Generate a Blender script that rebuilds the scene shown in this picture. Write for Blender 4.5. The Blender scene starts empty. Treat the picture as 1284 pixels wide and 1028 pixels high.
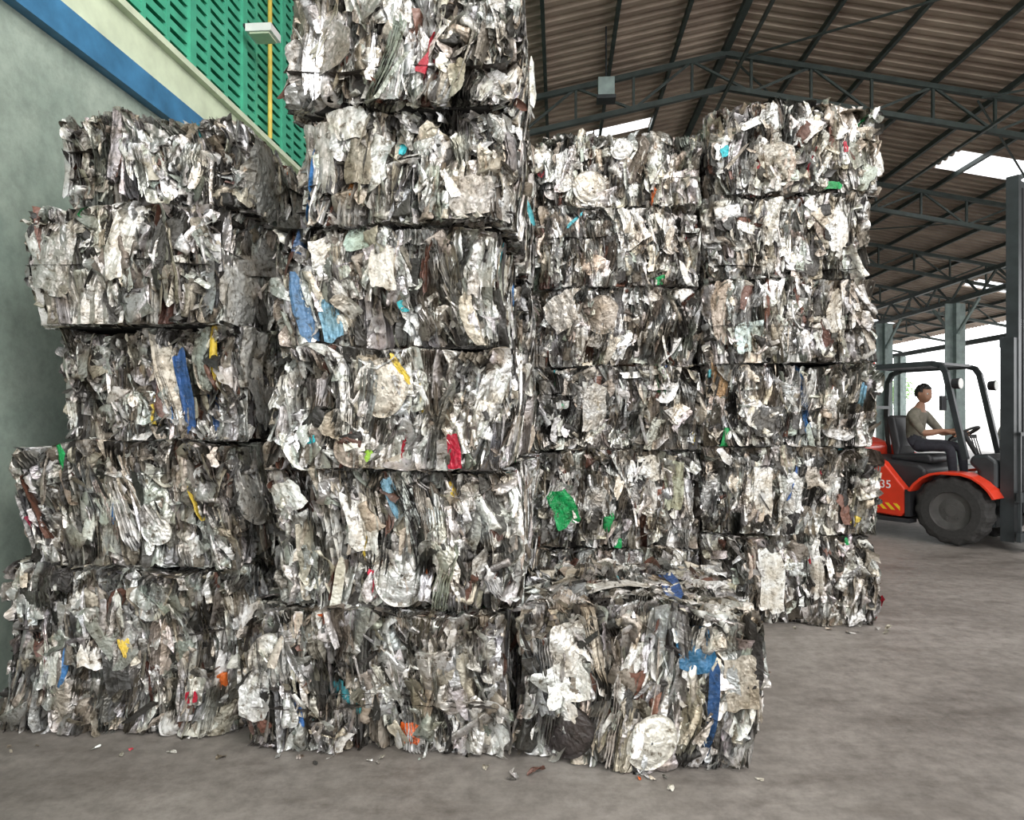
import bpy, bmesh, math
import numpy as np
from mathutils import Vector, Matrix

scene = bpy.context.scene
A = math.radians(4.0)
CA, SA = math.cos(A), math.sin(A)
def B(r, s, z=0.0):
    return (r*CA + s*SA, -r*SA + s*CA, z)

# ---------------------------------------------------------------- helpers
def link(o, parent=None):
    scene.collection.objects.link(o)
    if parent is not None:
        o.parent = parent
    return o

def empty(name, loc=(0,0,0), rz=0.0):
    e = bpy.data.objects.new(name, None)
    e.location = loc
    e.rotation_euler = (0,0,rz)
    scene.collection.objects.link(e)
    return e

def mesh_obj(name, verts, faces, mats=(), parent=None, mi=None, smooth=False):
    me = bpy.data.meshes.new(name)
    me.from_pydata([tuple(v) for v in verts], [], [tuple(f) for f in faces])
    for m in mats: me.materials.append(m)
    if mi is not None:
        me.polygons.foreach_set('material_index', mi)
    if smooth:
        me.polygons.foreach_set('use_smooth', [True]*len(me.polygons))
    me.update()
    o = bpy.data.objects.new(name, me)
    return link(o, parent)

def np_mesh(name, V, Q, col, mats, mi=None, smooth=None):
    me = bpy.data.meshes.new(name)
    me.vertices.add(len(V)); me.vertices.foreach_set('co', V.astype(np.float32).ravel())
    nq = len(Q)
    me.loops.add(nq*4); me.loops.foreach_set('vertex_index', Q.astype(np.int32).ravel())
    me.polygons.add(nq)
    me.polygons.foreach_set('loop_start', np.arange(0, nq*4, 4, dtype=np.int32))
    me.polygons.foreach_set('loop_total', np.full(nq, 4, dtype=np.int32))
    for m in mats: me.materials.append(m)
    if mi is not None: me.polygons.foreach_set('material_index', mi.astype(np.int32))
    me.polygons.foreach_set('use_smooth', smooth if smooth is not None else np.zeros(nq,bool))
    a = me.attributes.new('Col', 'FLOAT_COLOR', 'POINT')
    a.data.foreach_set('color', col.astype(np.float32).ravel())
    me.update(calc_edges=True)
    return me

class Geo:
    """collects boxes / beams into one mesh"""
    def __init__(s): s.v=[]; s.f=[]; s.m=[]
    def hexa(s, pts, m=0):
        b=len(s.v); s.v+=pts
        for f in ((0,3,2,1),(4,5,6,7),(0,1,5,4),(1,2,6,5),(2,3,7,6),(3,0,4,7)):
            s.f.append([b+i for i in f]); s.m.append(m)
    def box(s, x0,x1,y0,y1,z0,z1,m=0,tf=None):
        p=[(x0,y0,z0),(x1,y0,z0),(x1,y1,z0),(x0,y1,z0),(x0,y0,z1),(x1,y0,z1),(x1,y1,z1),(x0,y1,z1)]
        if tf: p=[tf(*q) for q in p]
        s.hexa(p,m)
    def beam(s, a, b, w, h, m=0):
        a=Vector(a); b=Vector(b); d=(b-a).normalized()
        up=Vector((0,0,1)) if abs(d.z)<0.95 else Vector((1,0,0))
        x=d.cross(up).normalized(); y=x.cross(d).normalized()
        P=[]
        for c in (a,b):
            for sx,sy in ((-1,-1),(1,-1),(1,1),(-1,1)):
                P.append(tuple(c+x*sx*w/2+y*sy*h/2))
        s.hexa(P,m)
    def cyl(s, a, b, r, n=12, m=0, r2=None):
        a=Vector(a); b=Vector(b); d=(b-a).normalized()
        up=Vector((0,0,1)) if abs(d.z)<0.95 else Vector((1,0,0))
        x=d.cross(up).normalized(); y=x.cross(d).normalized()
        k=len(s.v)
        for c,rr in ((a,r),(b,r if r2 is None else r2)):
            for i in range(n):
                t=2*math.pi*i/n
                s.v.append(tuple(c+x*rr*math.cos(t)+y*rr*math.sin(t)))
        for i in range(n):
            j=(i+1)%n
            s.f.append([k+i,k+j,k+n+j,k+n+i]); s.m.append(m)
        s.f.append([k+i for i in range(n)][::-1]); s.m.append(m)
        s.f.append([k+n+i for i in range(n)]); s.m.append(m)
    def obj(s, name, mats, parent=None, smooth=False):
        return mesh_obj(name, s.v, s.f, mats, parent, s.m, smooth)

def bevel(o, w=0.02, seg=3, angle=0.6):
    m=o.modifiers.new('Bevel','BEVEL'); m.width=w; m.segments=seg
    m.limit_method='ANGLE'; m.angle_limit=angle
    return o

# ---------------------------------------------------------------- materials
def new_mat(name):
    m=bpy.data.materials.new(name); m.use_nodes=True
    nt=m.node_tree; nt.nodes.clear()
    out=nt.nodes.new('ShaderNodeOutputMaterial')
    p=nt.nodes.new('ShaderNodeBsdfPrincipled')
    nt.links.new(p.outputs[0], out.inputs[0])
    return m, nt, p, out

def noise_node(nt, scale, detail=4, rough=0.55, coord='Object', stretch=None):
    tc=nt.nodes.new('ShaderNodeTexCoord')
    n=nt.nodes.new('ShaderNodeTexNoise')
    n.inputs['Scale'].default_value=scale; n.inputs['Detail'].default_value=detail
    n.inputs['Roughness'].default_value=rough
    if stretch:
        mp=nt.nodes.new('ShaderNodeMapping'); mp.inputs['Scale'].default_value=stretch
        nt.links.new(tc.outputs[coord], mp.inputs[0]); nt.links.new(mp.outputs[0], n.inputs['Vector'])
    else:
        nt.links.new(tc.outputs[coord], n.inputs['Vector'])
    return n

def ramp(nt, src, stops):
    r=nt.nodes.new('ShaderNodeValToRGB')
    el=r.color_ramp.elements
    while len(el)<len(stops): el.new(0.5)
    for e,(p,c) in zip(el,stops):
        e.position=p; e.color=(c[0],c[1],c[2],1)
    nt.links.new(src, r.inputs[0])
    return r

def mix_mul(nt, a, b, fac=1.0, mode='MULTIPLY'):
    m=nt.nodes.new('ShaderNodeMix'); m.data_type='RGBA'; m.blend_type=mode
    m.inputs[0].default_value=fac
    nt.links.new(a, m.inputs[6]); nt.links.new(b, m.inputs[7])
    return m.outputs[2]

def bump(nt, p, src, strength=0.3, dist=0.01):
    b=nt.nodes.new('ShaderNodeBump'); b.inputs['Strength'].default_value=strength
    b.inputs['Distance'].default_value=dist
    nt.links.new(src,b.inputs['Height']); nt.links.new(b.outputs[0], p.inputs['Normal'])

def simple(name, c, rough=0.5, metal=0.0, var=0.25, scale=6, bmp=0.0):
    m,nt,p,_=new_mat(name)
    n=noise_node(nt,scale,5)
    lo=[x*(1-var) for x in c]; hi=[min(1,x*(1+var)) for x in c]
    r=ramp(nt,n.outputs[0],[(0.3,lo),(0.7,hi)])
    nt.links.new(r.outputs[0], p.inputs['Base Color'])
    p.inputs['Roughness'].default_value=rough; p.inputs['Metallic'].default_value=metal
    if bmp: bump(nt,p,n.outputs[0],bmp)
    return m

# scrap metal
def scrap_material():
    m,nt,p,_=new_mat('crushed_scrap_metal')
    at=nt.nodes.new('ShaderNodeAttribute'); at.attribute_name='Col'
    n=noise_node(nt,30,7,0.68)
    r=ramp(nt,n.outputs[0],[(0.35,(0.23,0.195,0.15)),(0.46,(0.87,0.86,0.83)),(0.7,(1.15,1.15,1.15))])
    c=mix_mul(nt, at.outputs['Color'], r.outputs[0])
    n2=noise_node(nt,6,4,0.6)
    r2=ramp(nt,n2.outputs[0],[(0.36,(0.66,0.60,0.52)),(0.58,(1,1,1))])
    c=mix_mul(nt,c,r2.outputs[0])
    nt.links.new(c,p.inputs['Base Color'])
    nt.links.new(at.outputs['Alpha'], p.inputs['Metallic'])
    rr=nt.nodes.new('ShaderNodeMapRange'); rr.inputs[1].default_value=.3; rr.inputs[2].default_value=.7
    rr.inputs[3].default_value=0.60; rr.inputs[4].default_value=0.32
    nt.links.new(n.outputs[0], rr.inputs[0]); nt.links.new(rr.outputs[0], p.inputs['Roughness'])
    v=nt.nodes.new('ShaderNodeTexVoronoi'); v.inputs['Scale'].default_value=38; v.feature='F1'
    tc=nt.nodes.new('ShaderNodeTexCoord')
    nz=noise_node(nt,9,3)
    mx=nt.nodes.new('ShaderNodeMix'); mx.data_type='RGBA'; mx.inputs[0].default_value=.15
    nt.links.new(tc.outputs['Object'],mx.inputs[6]); nt.links.new(nz.outputs['Color'],mx.inputs[7])
    nt.links.new(mx.outputs[2],v.inputs['Vector'])
    bump(nt,p,v.outputs['Distance'],0.42,0.012)
    return m
M_SCRAP=scrap_material()
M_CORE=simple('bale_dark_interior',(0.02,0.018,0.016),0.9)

def floor_mat():
    m,nt,p,_=new_mat('dusty_concrete_floor')
    n=noise_node(nt,0.5,9,0.68); n2=noise_node(nt,11,9,0.75)
    r=ramp(nt,n.outputs[0],[(0.32,(0.145,0.128,0.113)),(0.5,(0.205,0.184,0.164)),(0.68,(0.285,0.26,0.235))])
    r2=ramp(nt,n2.outputs[0],[(0.33,(0.64,0.63,0.62)),(0.55,(1.0,1.0,1.0)),(0.7,(1.18,1.18,1.17))])
    c=mix_mul(nt,r.outputs[0],r2.outputs[0])
    n4=noise_node(nt,1.6,8,0.72,stretch=(.7,2.4,1))
    r4=ramp(nt,n4.outputs[0],[(0.34,(0.68,0.66,0.64)),(0.5,(1,1,1)),(0.66,(1.2,1.2,1.2))])
    c=mix_mul(nt,c,r4.outputs[0])
    nt.links.new(c,p.inputs['Base Color'])
    rr=nt.nodes.new('ShaderNodeMapRange'); rr.inputs[3].default_value=0.36; rr.inputs[4].default_value=0.70
    nt.links.new(n4.outputs[0], rr.inputs[0]); nt.links.new(rr.outputs[0], p.inputs['Roughness'])
    bump(nt,p,n2.outputs[0],0.3,0.01)
    return m
def wall_mat():
    m,nt,p,_=new_mat('green_painted_plaster')
    n=noise_node(nt,1.3,8,0.65); n2=noise_node(nt,14,6,0.7)
    r=ramp(nt,n.outputs[0],[(0.3,(0.225,0.29,0.245)),(0.5,(0.32,0.385,0.325)),(0.7,(0.41,0.475,0.40))])
    r2=ramp(nt,n2.outputs[0],[(0.35,(0.82,0.82,0.82)),(0.6,(1.03,1.03,1.03))])
    c=mix_mul(nt,r.outputs[0],r2.outputs[0]); nt.links.new(c,p.inputs['Base Color'])
    p.inputs['Roughness'].default_value=0.75
    bump(nt,p,n2.outputs[0],0.3,0.01)
    return m
def roof_mat():
    m,nt,p,_=new_mat('weathered_roof_sheet')
    n=noise_node(nt,0.8,6,0.6,stretch=(1,2,1))
    r=ramp(nt,n.outputs[0],[(0.3,(0.225,0.165,0.125)),(0.7,(0.45,0.355,0.28))])
    nt.links.new(r.outputs[0],p.inputs['Base Color']); p.inputs['Roughness'].default_value=0.6
    return m
def translucent_mat():
    m,nt,p,out=new_mat('translucent_roof_panel')
    t=nt.nodes.new('ShaderNodeBsdfTranslucent'); t.inputs[0].default_value=(0.95,0.97,1,1)
    tr=nt.nodes.new('ShaderNodeBsdfTransparent')
    mx=nt.nodes.new('ShaderNodeMixShader'); mx.inputs[0].default_value=0.6
    nt.links.new(t.outputs[0],mx.inputs[1]); nt.links.new(tr.outputs[0],mx.inputs[2])
    nt.links.new(mx.outputs[0],out.inputs[0])
    return m
M_FLOOR=floor_mat(); M_WALL=wall_mat(); M_ROOF=roof_mat(); M_SKYL=translucent_mat()
M_STEEL=simple('dark_green_steel',(0.05,0.065,0.06),0.5,0.2)
M_COL=simple('pale_green_column',(0.24,0.30,0.285),0.5)
M_BLUE=simple('blue_painted_beam',(0.05,0.18,0.33),0.45)
M_PALE=simple('pale_cream_strip',(0.60,0.67,0.49),0.6,var=0.12)
M_LOUV=simple('green_louvre',(0.07,0.40,0.25),0.45,var=0.15)
M_LOUVD=simple('dark_louvre_gap',(0.010,0.035,0.03),0.7)
M_YEL=simple('yellow_pipe',(0.65,0.48,0.08),0.4)
M_WHITE=simple('white_enamel',(0.75,0.75,0.72),0.35,var=0.08)
M_RED=simple('forklift_red_paint',(0.62,0.042,0.016),0.3,var=0.1)
M_BLK=simple('black_plastic',(0.022,0.022,0.024),0.5)
M_DGREY=simple('dark_grey_steel',(0.035,0.04,0.042),0.4,0.2)
M_TYRE=simple('black_rubber',(0.028,0.026,0.024),0.8,scale=30,bmp=0.3)
M_HUB=simple('wheel_hub_steel',(0.09,0.085,0.08),0.5,0.3)
M_CHROME=simple('polished_rod',(0.6,0.6,0.6),0.15,1.0,var=0.05)
M_SKIN=simple('skin',(0.36,0.19,0.12),0.5,var=0.08)
M_SHIRT=simple('olive_shirt',(0.17,0.155,0.12),0.85,scale=20)
M_TROUS=simple('dark_trousers',(0.035,0.035,0.045),0.85,scale=20)
M_HAIR=simple('black_hair',(0.01,0.009,0.008),0.5)
M_SHOE=simple('black_shoes',(0.02,0.02,0.02),0.5)

# ---------------------------------------------------------------- scrap bales
def topo_from(R):
    idx=np.arange(R.size).reshape(R.shape)
    return np.stack([idx[:-1,:-1],idx[:-1,1:],idx[1:,1:],idx[1:,:-1]],-1).reshape(-1,4)
def grid_topo(nu,nv):
    u=np.linspace(-.5,.5,nu); v=np.linspace(-.5,.5,nv)
    U,Vv=np.meshgrid(u,v)
    return U.ravel(),Vv.ravel(),np.zeros(nu*nv),topo_from(U)
def disc_topo(seg=34):
    rho=np.array([.05,.25,.42,.46,.62,.80,.84,.94,1.0])*0.5
    hh =np.array([0,0,0,.035,.035,.04,.085,.09,.05])
    th=np.linspace(0,2*np.pi,seg+1)
    R,T=np.meshgrid(rho,th,indexing='ij'); Hh=np.repeat(hh[:,None],seg+1,1)
    return (R*np.cos(T)).ravel(),(R*np.sin(T)).ravel(),Hh.ravel(),topo_from(R)
def can_topo(seg=14):
    th=np.linspace(0,2*np.pi,seg+1)
    v=np.array([-.5,-.5,-.47,-.3,-.1,.1,.3,.47,.5,.5]); rr=np.array([.15,.42,.5,.48,.5,.5,.48,.5,.42,.15])
    Vv,T=np.meshgrid(v,th,indexing='ij'); Rr=np.repeat(rr[:,None],seg+1,1)
    return (Rr*np.cos(T)).ravel(),Vv.ravel(),(Rr*np.sin(T)*.45).ravel(),topo_from(T)
TOPO={'strip':grid_topo(5,11),'plate':grid_topo(10,10),'shred':grid_topo(3,4),'panel':grid_topo(16,16),
      'disc':disc_topo(),'tube':grid_topo(10,7),'wire':grid_topo(16,2),'can':can_topo()}

PAL=[((.74,.74,.735),.78,.29),((.50,.495,.485),.72,.23),((.53,.48,.41),.45,.13),((.055,.052,.048),.3,.11),
     ((.84,.835,.81),.2,.12),((.15,.07,.05),.1,.02),((.35,.38,.34),.3,.025),((.24,.21,.175),.4,.055)]
ACC=[(.03,.10,.32),(.75,.17,.03),(.45,.02,.04),(.02,.36,.10),(.08,.42,.5),(.65,.48,.06),(.05,.2,.5)]
def colours(rng,N,acc=0.005,bright=1.0):
    pr=np.array([p[2] for p in PAL]); pr/=pr.sum()
    k=rng.choice(len(PAL),N,p=pr)
    c=np.array([p[0] for p in PAL])[k]*bright
    a=np.array([p[1] for p in PAL])[k]
    c=c*np.exp(rng.normal(0,.2,N))[:,None]
    c=c*(1+rng.normal(0,.022,(N,3)))
    m=rng.random(N)<acc
    ai=rng.integers(0,len(ACC),N)
    c[m]=np.array(ACC)[ai[m]]; a[m]=0
    return np.concatenate([np.clip(c,0,.93),a[:,None]],1)

def batch(rng,kind,N,W,H,fold,curl,yaw,pitch,roll,jit=.12,thsd=.5,pleat=0.0,flat=False):
    u,v,dd,Q=TOPO[kind]
    M=len(u)
    U=np.repeat(u[None],N,0); V=np.repeat(v[None],N,0)
    if kind in('strip','plate','shred','panel','tube'):
        k=rng.uniform(.0,.75,(N,1)) if not flat else rng.uniform(.1,.5,(N,1))
        U2=U*np.sqrt(1-2*k*V*V); V2=V*np.sqrt(1-2*k*U*U)
        U,V=U2,V2
        tp=rng.uniform(-.25,.25,(N,1)); sh=rng.uniform(-.2,.2,(N,1))
        if flat: tp*=.7; sh*=.8
        U2=U*(1+tp*V*1.6)+sh*V; V2=V*(1+.6*tp*U)+rng.uniform(-.2,.2,(N,1))*U
        U,V=U2,V2
        ph=rng.uniform(0,6.28,(N,4)); ev=np.abs(v)>.42; eu=np.abs(u)>.42
        V=V+(.03*np.sin(U*9+ph[:,:1])+.012*np.sin(U*21+ph[:,1:2]))*ev
        U=U+(.035*np.sin(V*8+ph[:,2:3])+.012*np.sin(V*19+ph[:,3:4]))*eu
    X=U*W[:,None]; Z=V*H[:,None]
    S=np.minimum(W,H)[:,None]
    Y=dd[None]*W[:,None]
    for k in range(6):
        th=rng.normal(0,thsd,(N,1)) if k<4 else rng.uniform(0,np.pi,(N,1))
        c=rng.uniform(-.45,.45,(N,1))
        a=rng.normal(0,fold,(N,1))*S/(1+k*.3)
        q=(U*np.cos(th)+V*np.sin(th))-c
        Y=Y+a*np.abs(q)*2
        if k>2: Y=Y+a*.4*np.abs(np.mod(q*3+.5,1)-.5)*2
    if pleat:
        f=rng.uniform(1.5,4,(N,1)); p=rng.uniform(0,1,(N,1)); am=rng.uniform(0,pleat,(N,1))*S
        Y=Y+am*np.abs(np.mod(U*f+p+.25*np.sin(V*5+p*6),1)-.5)*2
    Y=Y+rng.normal(0,.012,(N,M))*S
    kap=rng.normal(0,curl,(N,1))/np.maximum(W[:,None],.02); kap=np.where(np.abs(kap)<.5,.5,kap)
    an=kap*X
    Xc=np.sin(an)/kap; Yc=(1-np.cos(an))/kap+Y
    P=np.stack([Xc,Yc,Z],-1)
    P-=P.mean(1,keepdims=True)
    tw=rng.normal(0,.15 if flat else .3,(N,1))*V
    c,s=np.cos(tw),np.sin(tw)
    P=np.stack([P[...,0]*c-P[...,1]*s,P[...,0]*s+P[...,1]*c,P[...,2]],-1)
    def rot(P,ang,i,j):
        c,s=np.cos(ang)[:,None],np.sin(ang)[:,None]
        R=P.copy(); R[...,i]=P[...,i]*c-P[...,j]*s; R[...,j]=P[...,i]*s+P[...,j]*c
        return R
    P=rot(P,yaw,0,1); P=rot(P,pitch,1,2); P=rot(P,roll,0,2)
    return P,Q

def build_bale(name,w,d,h,loc,rot,dens,seed,specials=(),bright=1.0,grain=1.0,warp=1.0,acc=0.005,topfree=False,ground=False):
    rng=np.random.default_rng(seed)
    VV=[];QQ=[];CC=[];SS=[];off=[0]
    def push(P,Q,col,sm=False):
        N,M,_=P.shape
        V=P.reshape(-1,3)
        Qs=(Q[None]+(np.arange(N)*M)[:,None,None]).reshape(-1,4)+off[0]
        c=np.repeat(col,M,0).copy()
        c[:,:3]*=np.clip(1+rng.normal(0,.05,(len(c),1)),.7,1.3)
        VV.append(V);QQ.append(Qs);CC.append(c);off[0]+=N*M
        SS.append(np.full(len(Qs),sm))
    sides={'front':((0,-d/2,h/2),(0,-1,0),(1,0,0),(0,0,1),w,h),
           'back':((0,d/2,h/2),(0,1,0),(-1,0,0),(0,0,1),w,h),
           'right':((w/2,0,h/2),(1,0,0),(0,1,0),(0,0,1),d,h),
           'left':((-w/2,0,h/2),(-1,0,0),(0,-1,0),(0,0,1),d,h),
           'top':((0,0,h),(0,0,1),(1,0,0),(0,1,0),w,d)}
    for sd,(C,n,t,u,Wd,Hd) in sides.items():
        den=dens.get(sd,0)
        if den<=0: continue
        C=np.array(C,float);n=np.array(n,float);t=np.array(t,float);u=np.array(u,float)
        Ar=Wd*Hd*den
        ph=rng.uniform(0,6.28,6)
        def place(P,a,b,dep):
            fa=np.abs(2*a/Wd);fb=np.abs(2*b/Hd)
            ins=.06*fa**6+.05*fb**5 - .026*np.sin(a*8+ph[0])*np.sin(b*11+ph[1])-.016*np.sin(a*21+ph[2]+b*9)
            if sd=='top': ins=ins*.5+.01
            O=C+a[:,None]*t+b[:,None]*u-(dep+ins)[:,None]*n
            return O[:,None,:]+P[...,0:1]*t+P[...,2:3]*u-P[...,1:2]*n
        def lim(G,sx=.026):
            for ax,(lo,hi) in enumerate(((-w/2-.010,w/2+.010),(-d/2-.03,d/2+.012),(0.012,h-.010))):
                g=G[...,ax]
                soft=sx if ax<2 else .018
                sh=soft if not(ax==2 and topfree) else .055
                g=np.where(g>hi,hi+sh*np.tanh((g-hi)/.10),g); g=np.where(g<lo,lo-soft*np.tanh((lo-g)/.10),g)
                G[...,ax]=g
            return G
        def scatter(kind,N,Wr,Hr,fold,curl,yaws,pitchs,rolls,deps,rep=1,thsd=.5,pleat=0,br=1.0,soft=.026,ab=None,sm=True):
            N=int(N+.5)
            if N<1: return
            W=rng.uniform(*Wr,N)*np.exp(rng.normal(0,.2,N)); H=rng.uniform(*Hr,N)*np.exp(rng.normal(0,.2,N))
            if kind=='disc': H=W*rng.uniform(.75,1,N)
            yaw=yaws(N)
            P,Q=batch(rng,kind,N,W,H,fold,curl,yaw,rng.normal(0,pitchs,N),rng.normal(0,rolls,N),thsd=thsd,pleat=pleat)
            a=rng.uniform(-.5,.5,N)*(Wd-.04); b=rng.uniform(-.5,.5,N)*(Hd-.05)
            if ab is not None: a,b=ab(N)
            dep=rng.uniform(*deps,N)
            col=colours(rng,N,acc,bright*br)
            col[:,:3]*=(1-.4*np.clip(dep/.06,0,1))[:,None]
            gap=rng.uniform(.007,.016,N)
            for j in range(rep):
                jj=j-(rep-1)/2
                Pj=P.copy() if rep>1 else P
                if rep>1:
                    Pj[...,0]+=(-np.sin(yaw)*gap*jj)[:,None]; Pj[...,1]+=(np.cos(yaw)*gap*jj+rng.uniform(-.014,.014,N))[:,None]
                    Pj[...,2]*=rng.uniform(.8,1.05,N)[:,None]
                    Pj+=rng.normal(0,.0012,Pj.shape)
                cj=col.copy()
                if rep>1: cj[:,:3]*=rng.uniform(.55,1.15,(N,1))
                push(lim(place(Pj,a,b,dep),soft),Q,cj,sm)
        edge=lambda N: np.where(rng.random(N)<.5,1,-1)*rng.uniform(.95,1.6,N)
        face=lambda N: rng.normal(0,.5,N)
        anyy=lambda N: rng.uniform(-1.5,1.5,N)
        scatter('strip',60*Ar*grain,(.05,.11),(.16,.42),.12,.5,edge,.09,.12,(.0,.035),rep=6,thsd=1.2)
        scatter('strip',320*Ar*grain,(.03,.10),(.12,.36),.18,.8,edge,.14,.16,(.0,.05),thsd=.9)
        scatter('plate',215*Ar,(.05,.145),(.07,.21),.26,1.0,face,.25,.35,(.005,.05),pleat=.42,sm=False)
        scatter('plate',120*Ar,(.03,.08),(.14,.32),.24,1.4,anyy,.2,.2,(-.005,.035),pleat=.4)
        scatter('shred',130*Ar,(.015,.04),(.04,.14),.25,.6,anyy,.5,.5,(-.005,.04),sm=False)
        scatter('tube',40*Ar,(.08,.18),(.05,.16),.10,2.8,anyy,.35,.6,(.0,.035))
        scatter('can',70*Ar,(.05,.12),(.07,.17),.22,.3,face,.35,.6,(.0,.03),pleat=.3)
        scatter('panel',30*Ar,(.10,.21),(.13,.29),.15,.6,face,.2,.35,(-.008,.022),br=1.08,pleat=.28)
        scatter('disc',9*Ar,(.10,.19),(.1,.19),.11,.3,lambda N:rng.normal(0,.35,N),.3,.6,(-.008,.012))
        scatter('strip',9*Ar,(.02,.06),(.10,.24),.2,.8,anyy,.5,.5,(-.045,-.02),soft=.075)
        if sd!='top':
            def rim(N):
                a=rng.uniform(-.5,.5,N)*Wd; b=np.where(rng.random(N)<.6,.5,-.5)*Hd*rng.uniform(.86,1.0,N)
                m=rng.random(N)<.3; a[m]=np.where(rng.random(m.sum())<.5,.5,-.5)*Wd; b[m]=rng.uniform(-.5,.5,m.sum())*Hd
                return a,b
            scatter('plate',22*Wd*den,(.05,.12),(.03,.09),.22,.9,anyy,.4,.6,(-.025,.03),pleat=.3,soft=.05,ab=rim)
            nw=2
            W=np.full(nw,Wd*.97);H=np.full(nw,.003)
            P,Q=batch(rng,'wire',nw,W,H,0.0,.0,np.zeros(nw),np.zeros(nw),rng.normal(0,.04,nw))
            P[...,1]+=.016*np.sin(P[...,0]*14+ph[3])+.02; P[...,2]+=.014*np.sin(P[...,0]*5+ph[4])
            b=rng.uniform(-.36,.36,nw)*Hd
            push(lim(place(P,np.zeros(nw),b,np.full(nw,-.004))),Q,np.tile(np.array([[.10,.09,.085,.5]]),(nw,1)))
        for sp in specials:
            if sp[0]!=sd: continue
            _,kind,fa,fb,ww,hh,rl,colr,met=sp
            P,Q=batch(rng,kind,1,np.array([ww*1.15]),np.array([hh*1.12]),.10 if kind!='disc' else .05,.3,
                      np.array([rng.normal(0,.20)]),np.array([rng.normal(0,.12)]),np.array([rl]),jit=.05,flat=True,pleat=.16 if kind!='disc' else .03)
            a0=(fa-.5)*Wd; b0=(fb-.5)*Hd
            push(lim(place(P,np.array([a0]),np.array([b0]),np.array([-.036])),.05),Q,np.array([[*colr,met]]),kind=='disc')
            def near(N):
                q=rng.uniform(0,6.28,N); return a0+np.cos(q)*ww*.62,b0+np.sin(q)*hh*.62
            scatter('plate',3,(.03,.06),(.06,.12),.25,1.2,anyy,.25,.35,(-.05,-.03),pleat=.3,soft=.05,ab=near)
    nb=sum(len(q) for q in QQ)
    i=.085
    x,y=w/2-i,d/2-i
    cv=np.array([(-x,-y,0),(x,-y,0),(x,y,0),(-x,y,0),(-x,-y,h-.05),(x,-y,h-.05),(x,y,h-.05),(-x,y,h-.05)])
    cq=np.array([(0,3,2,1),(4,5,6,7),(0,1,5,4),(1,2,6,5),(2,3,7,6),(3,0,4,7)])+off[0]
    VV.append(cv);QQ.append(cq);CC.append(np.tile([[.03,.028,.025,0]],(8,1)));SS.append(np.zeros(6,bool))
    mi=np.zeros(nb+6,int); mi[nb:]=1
    V=np.concatenate(VV)
    p=rng.uniform(0,6.28,8); zz=V[:,2]/h
    X,Y,Z=V[:,0].copy(),V[:,1].copy(),V[:,2].copy()
    V[:,0]+=warp*(.014*np.sin(Z*8+p[0])+.012*np.sin(Y*6+p[1]+Z*3)+rng.normal(0,.014)*(zz-.5)*2)
    V[:,1]+=warp*(.024*np.sin(X*4.5+p[2])*np.cos(Z*4+p[3])+.012*np.sin(X*11+p[4])+rng.normal(0,.014)*(zz-.5)*2)
    V[:,2]+=warp*(.014*np.sin(X*5+p[5])+.010*np.sin(X*13+Y*4+p[6]))*zz
    V[:,2]=np.maximum(V[:,2],0.0 if ground else -.02)
    me=np_mesh(name,V,np.concatenate(QQ),np.concatenate(CC),[M_SCRAP,M_CORE],mi,np.concatenate(SS))
    o=bpy.data.objects.new(name,me); o.location=loc; o.rotation_euler=(0,0,rot)
    scene.collection.objects.link(o)
    return o

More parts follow.
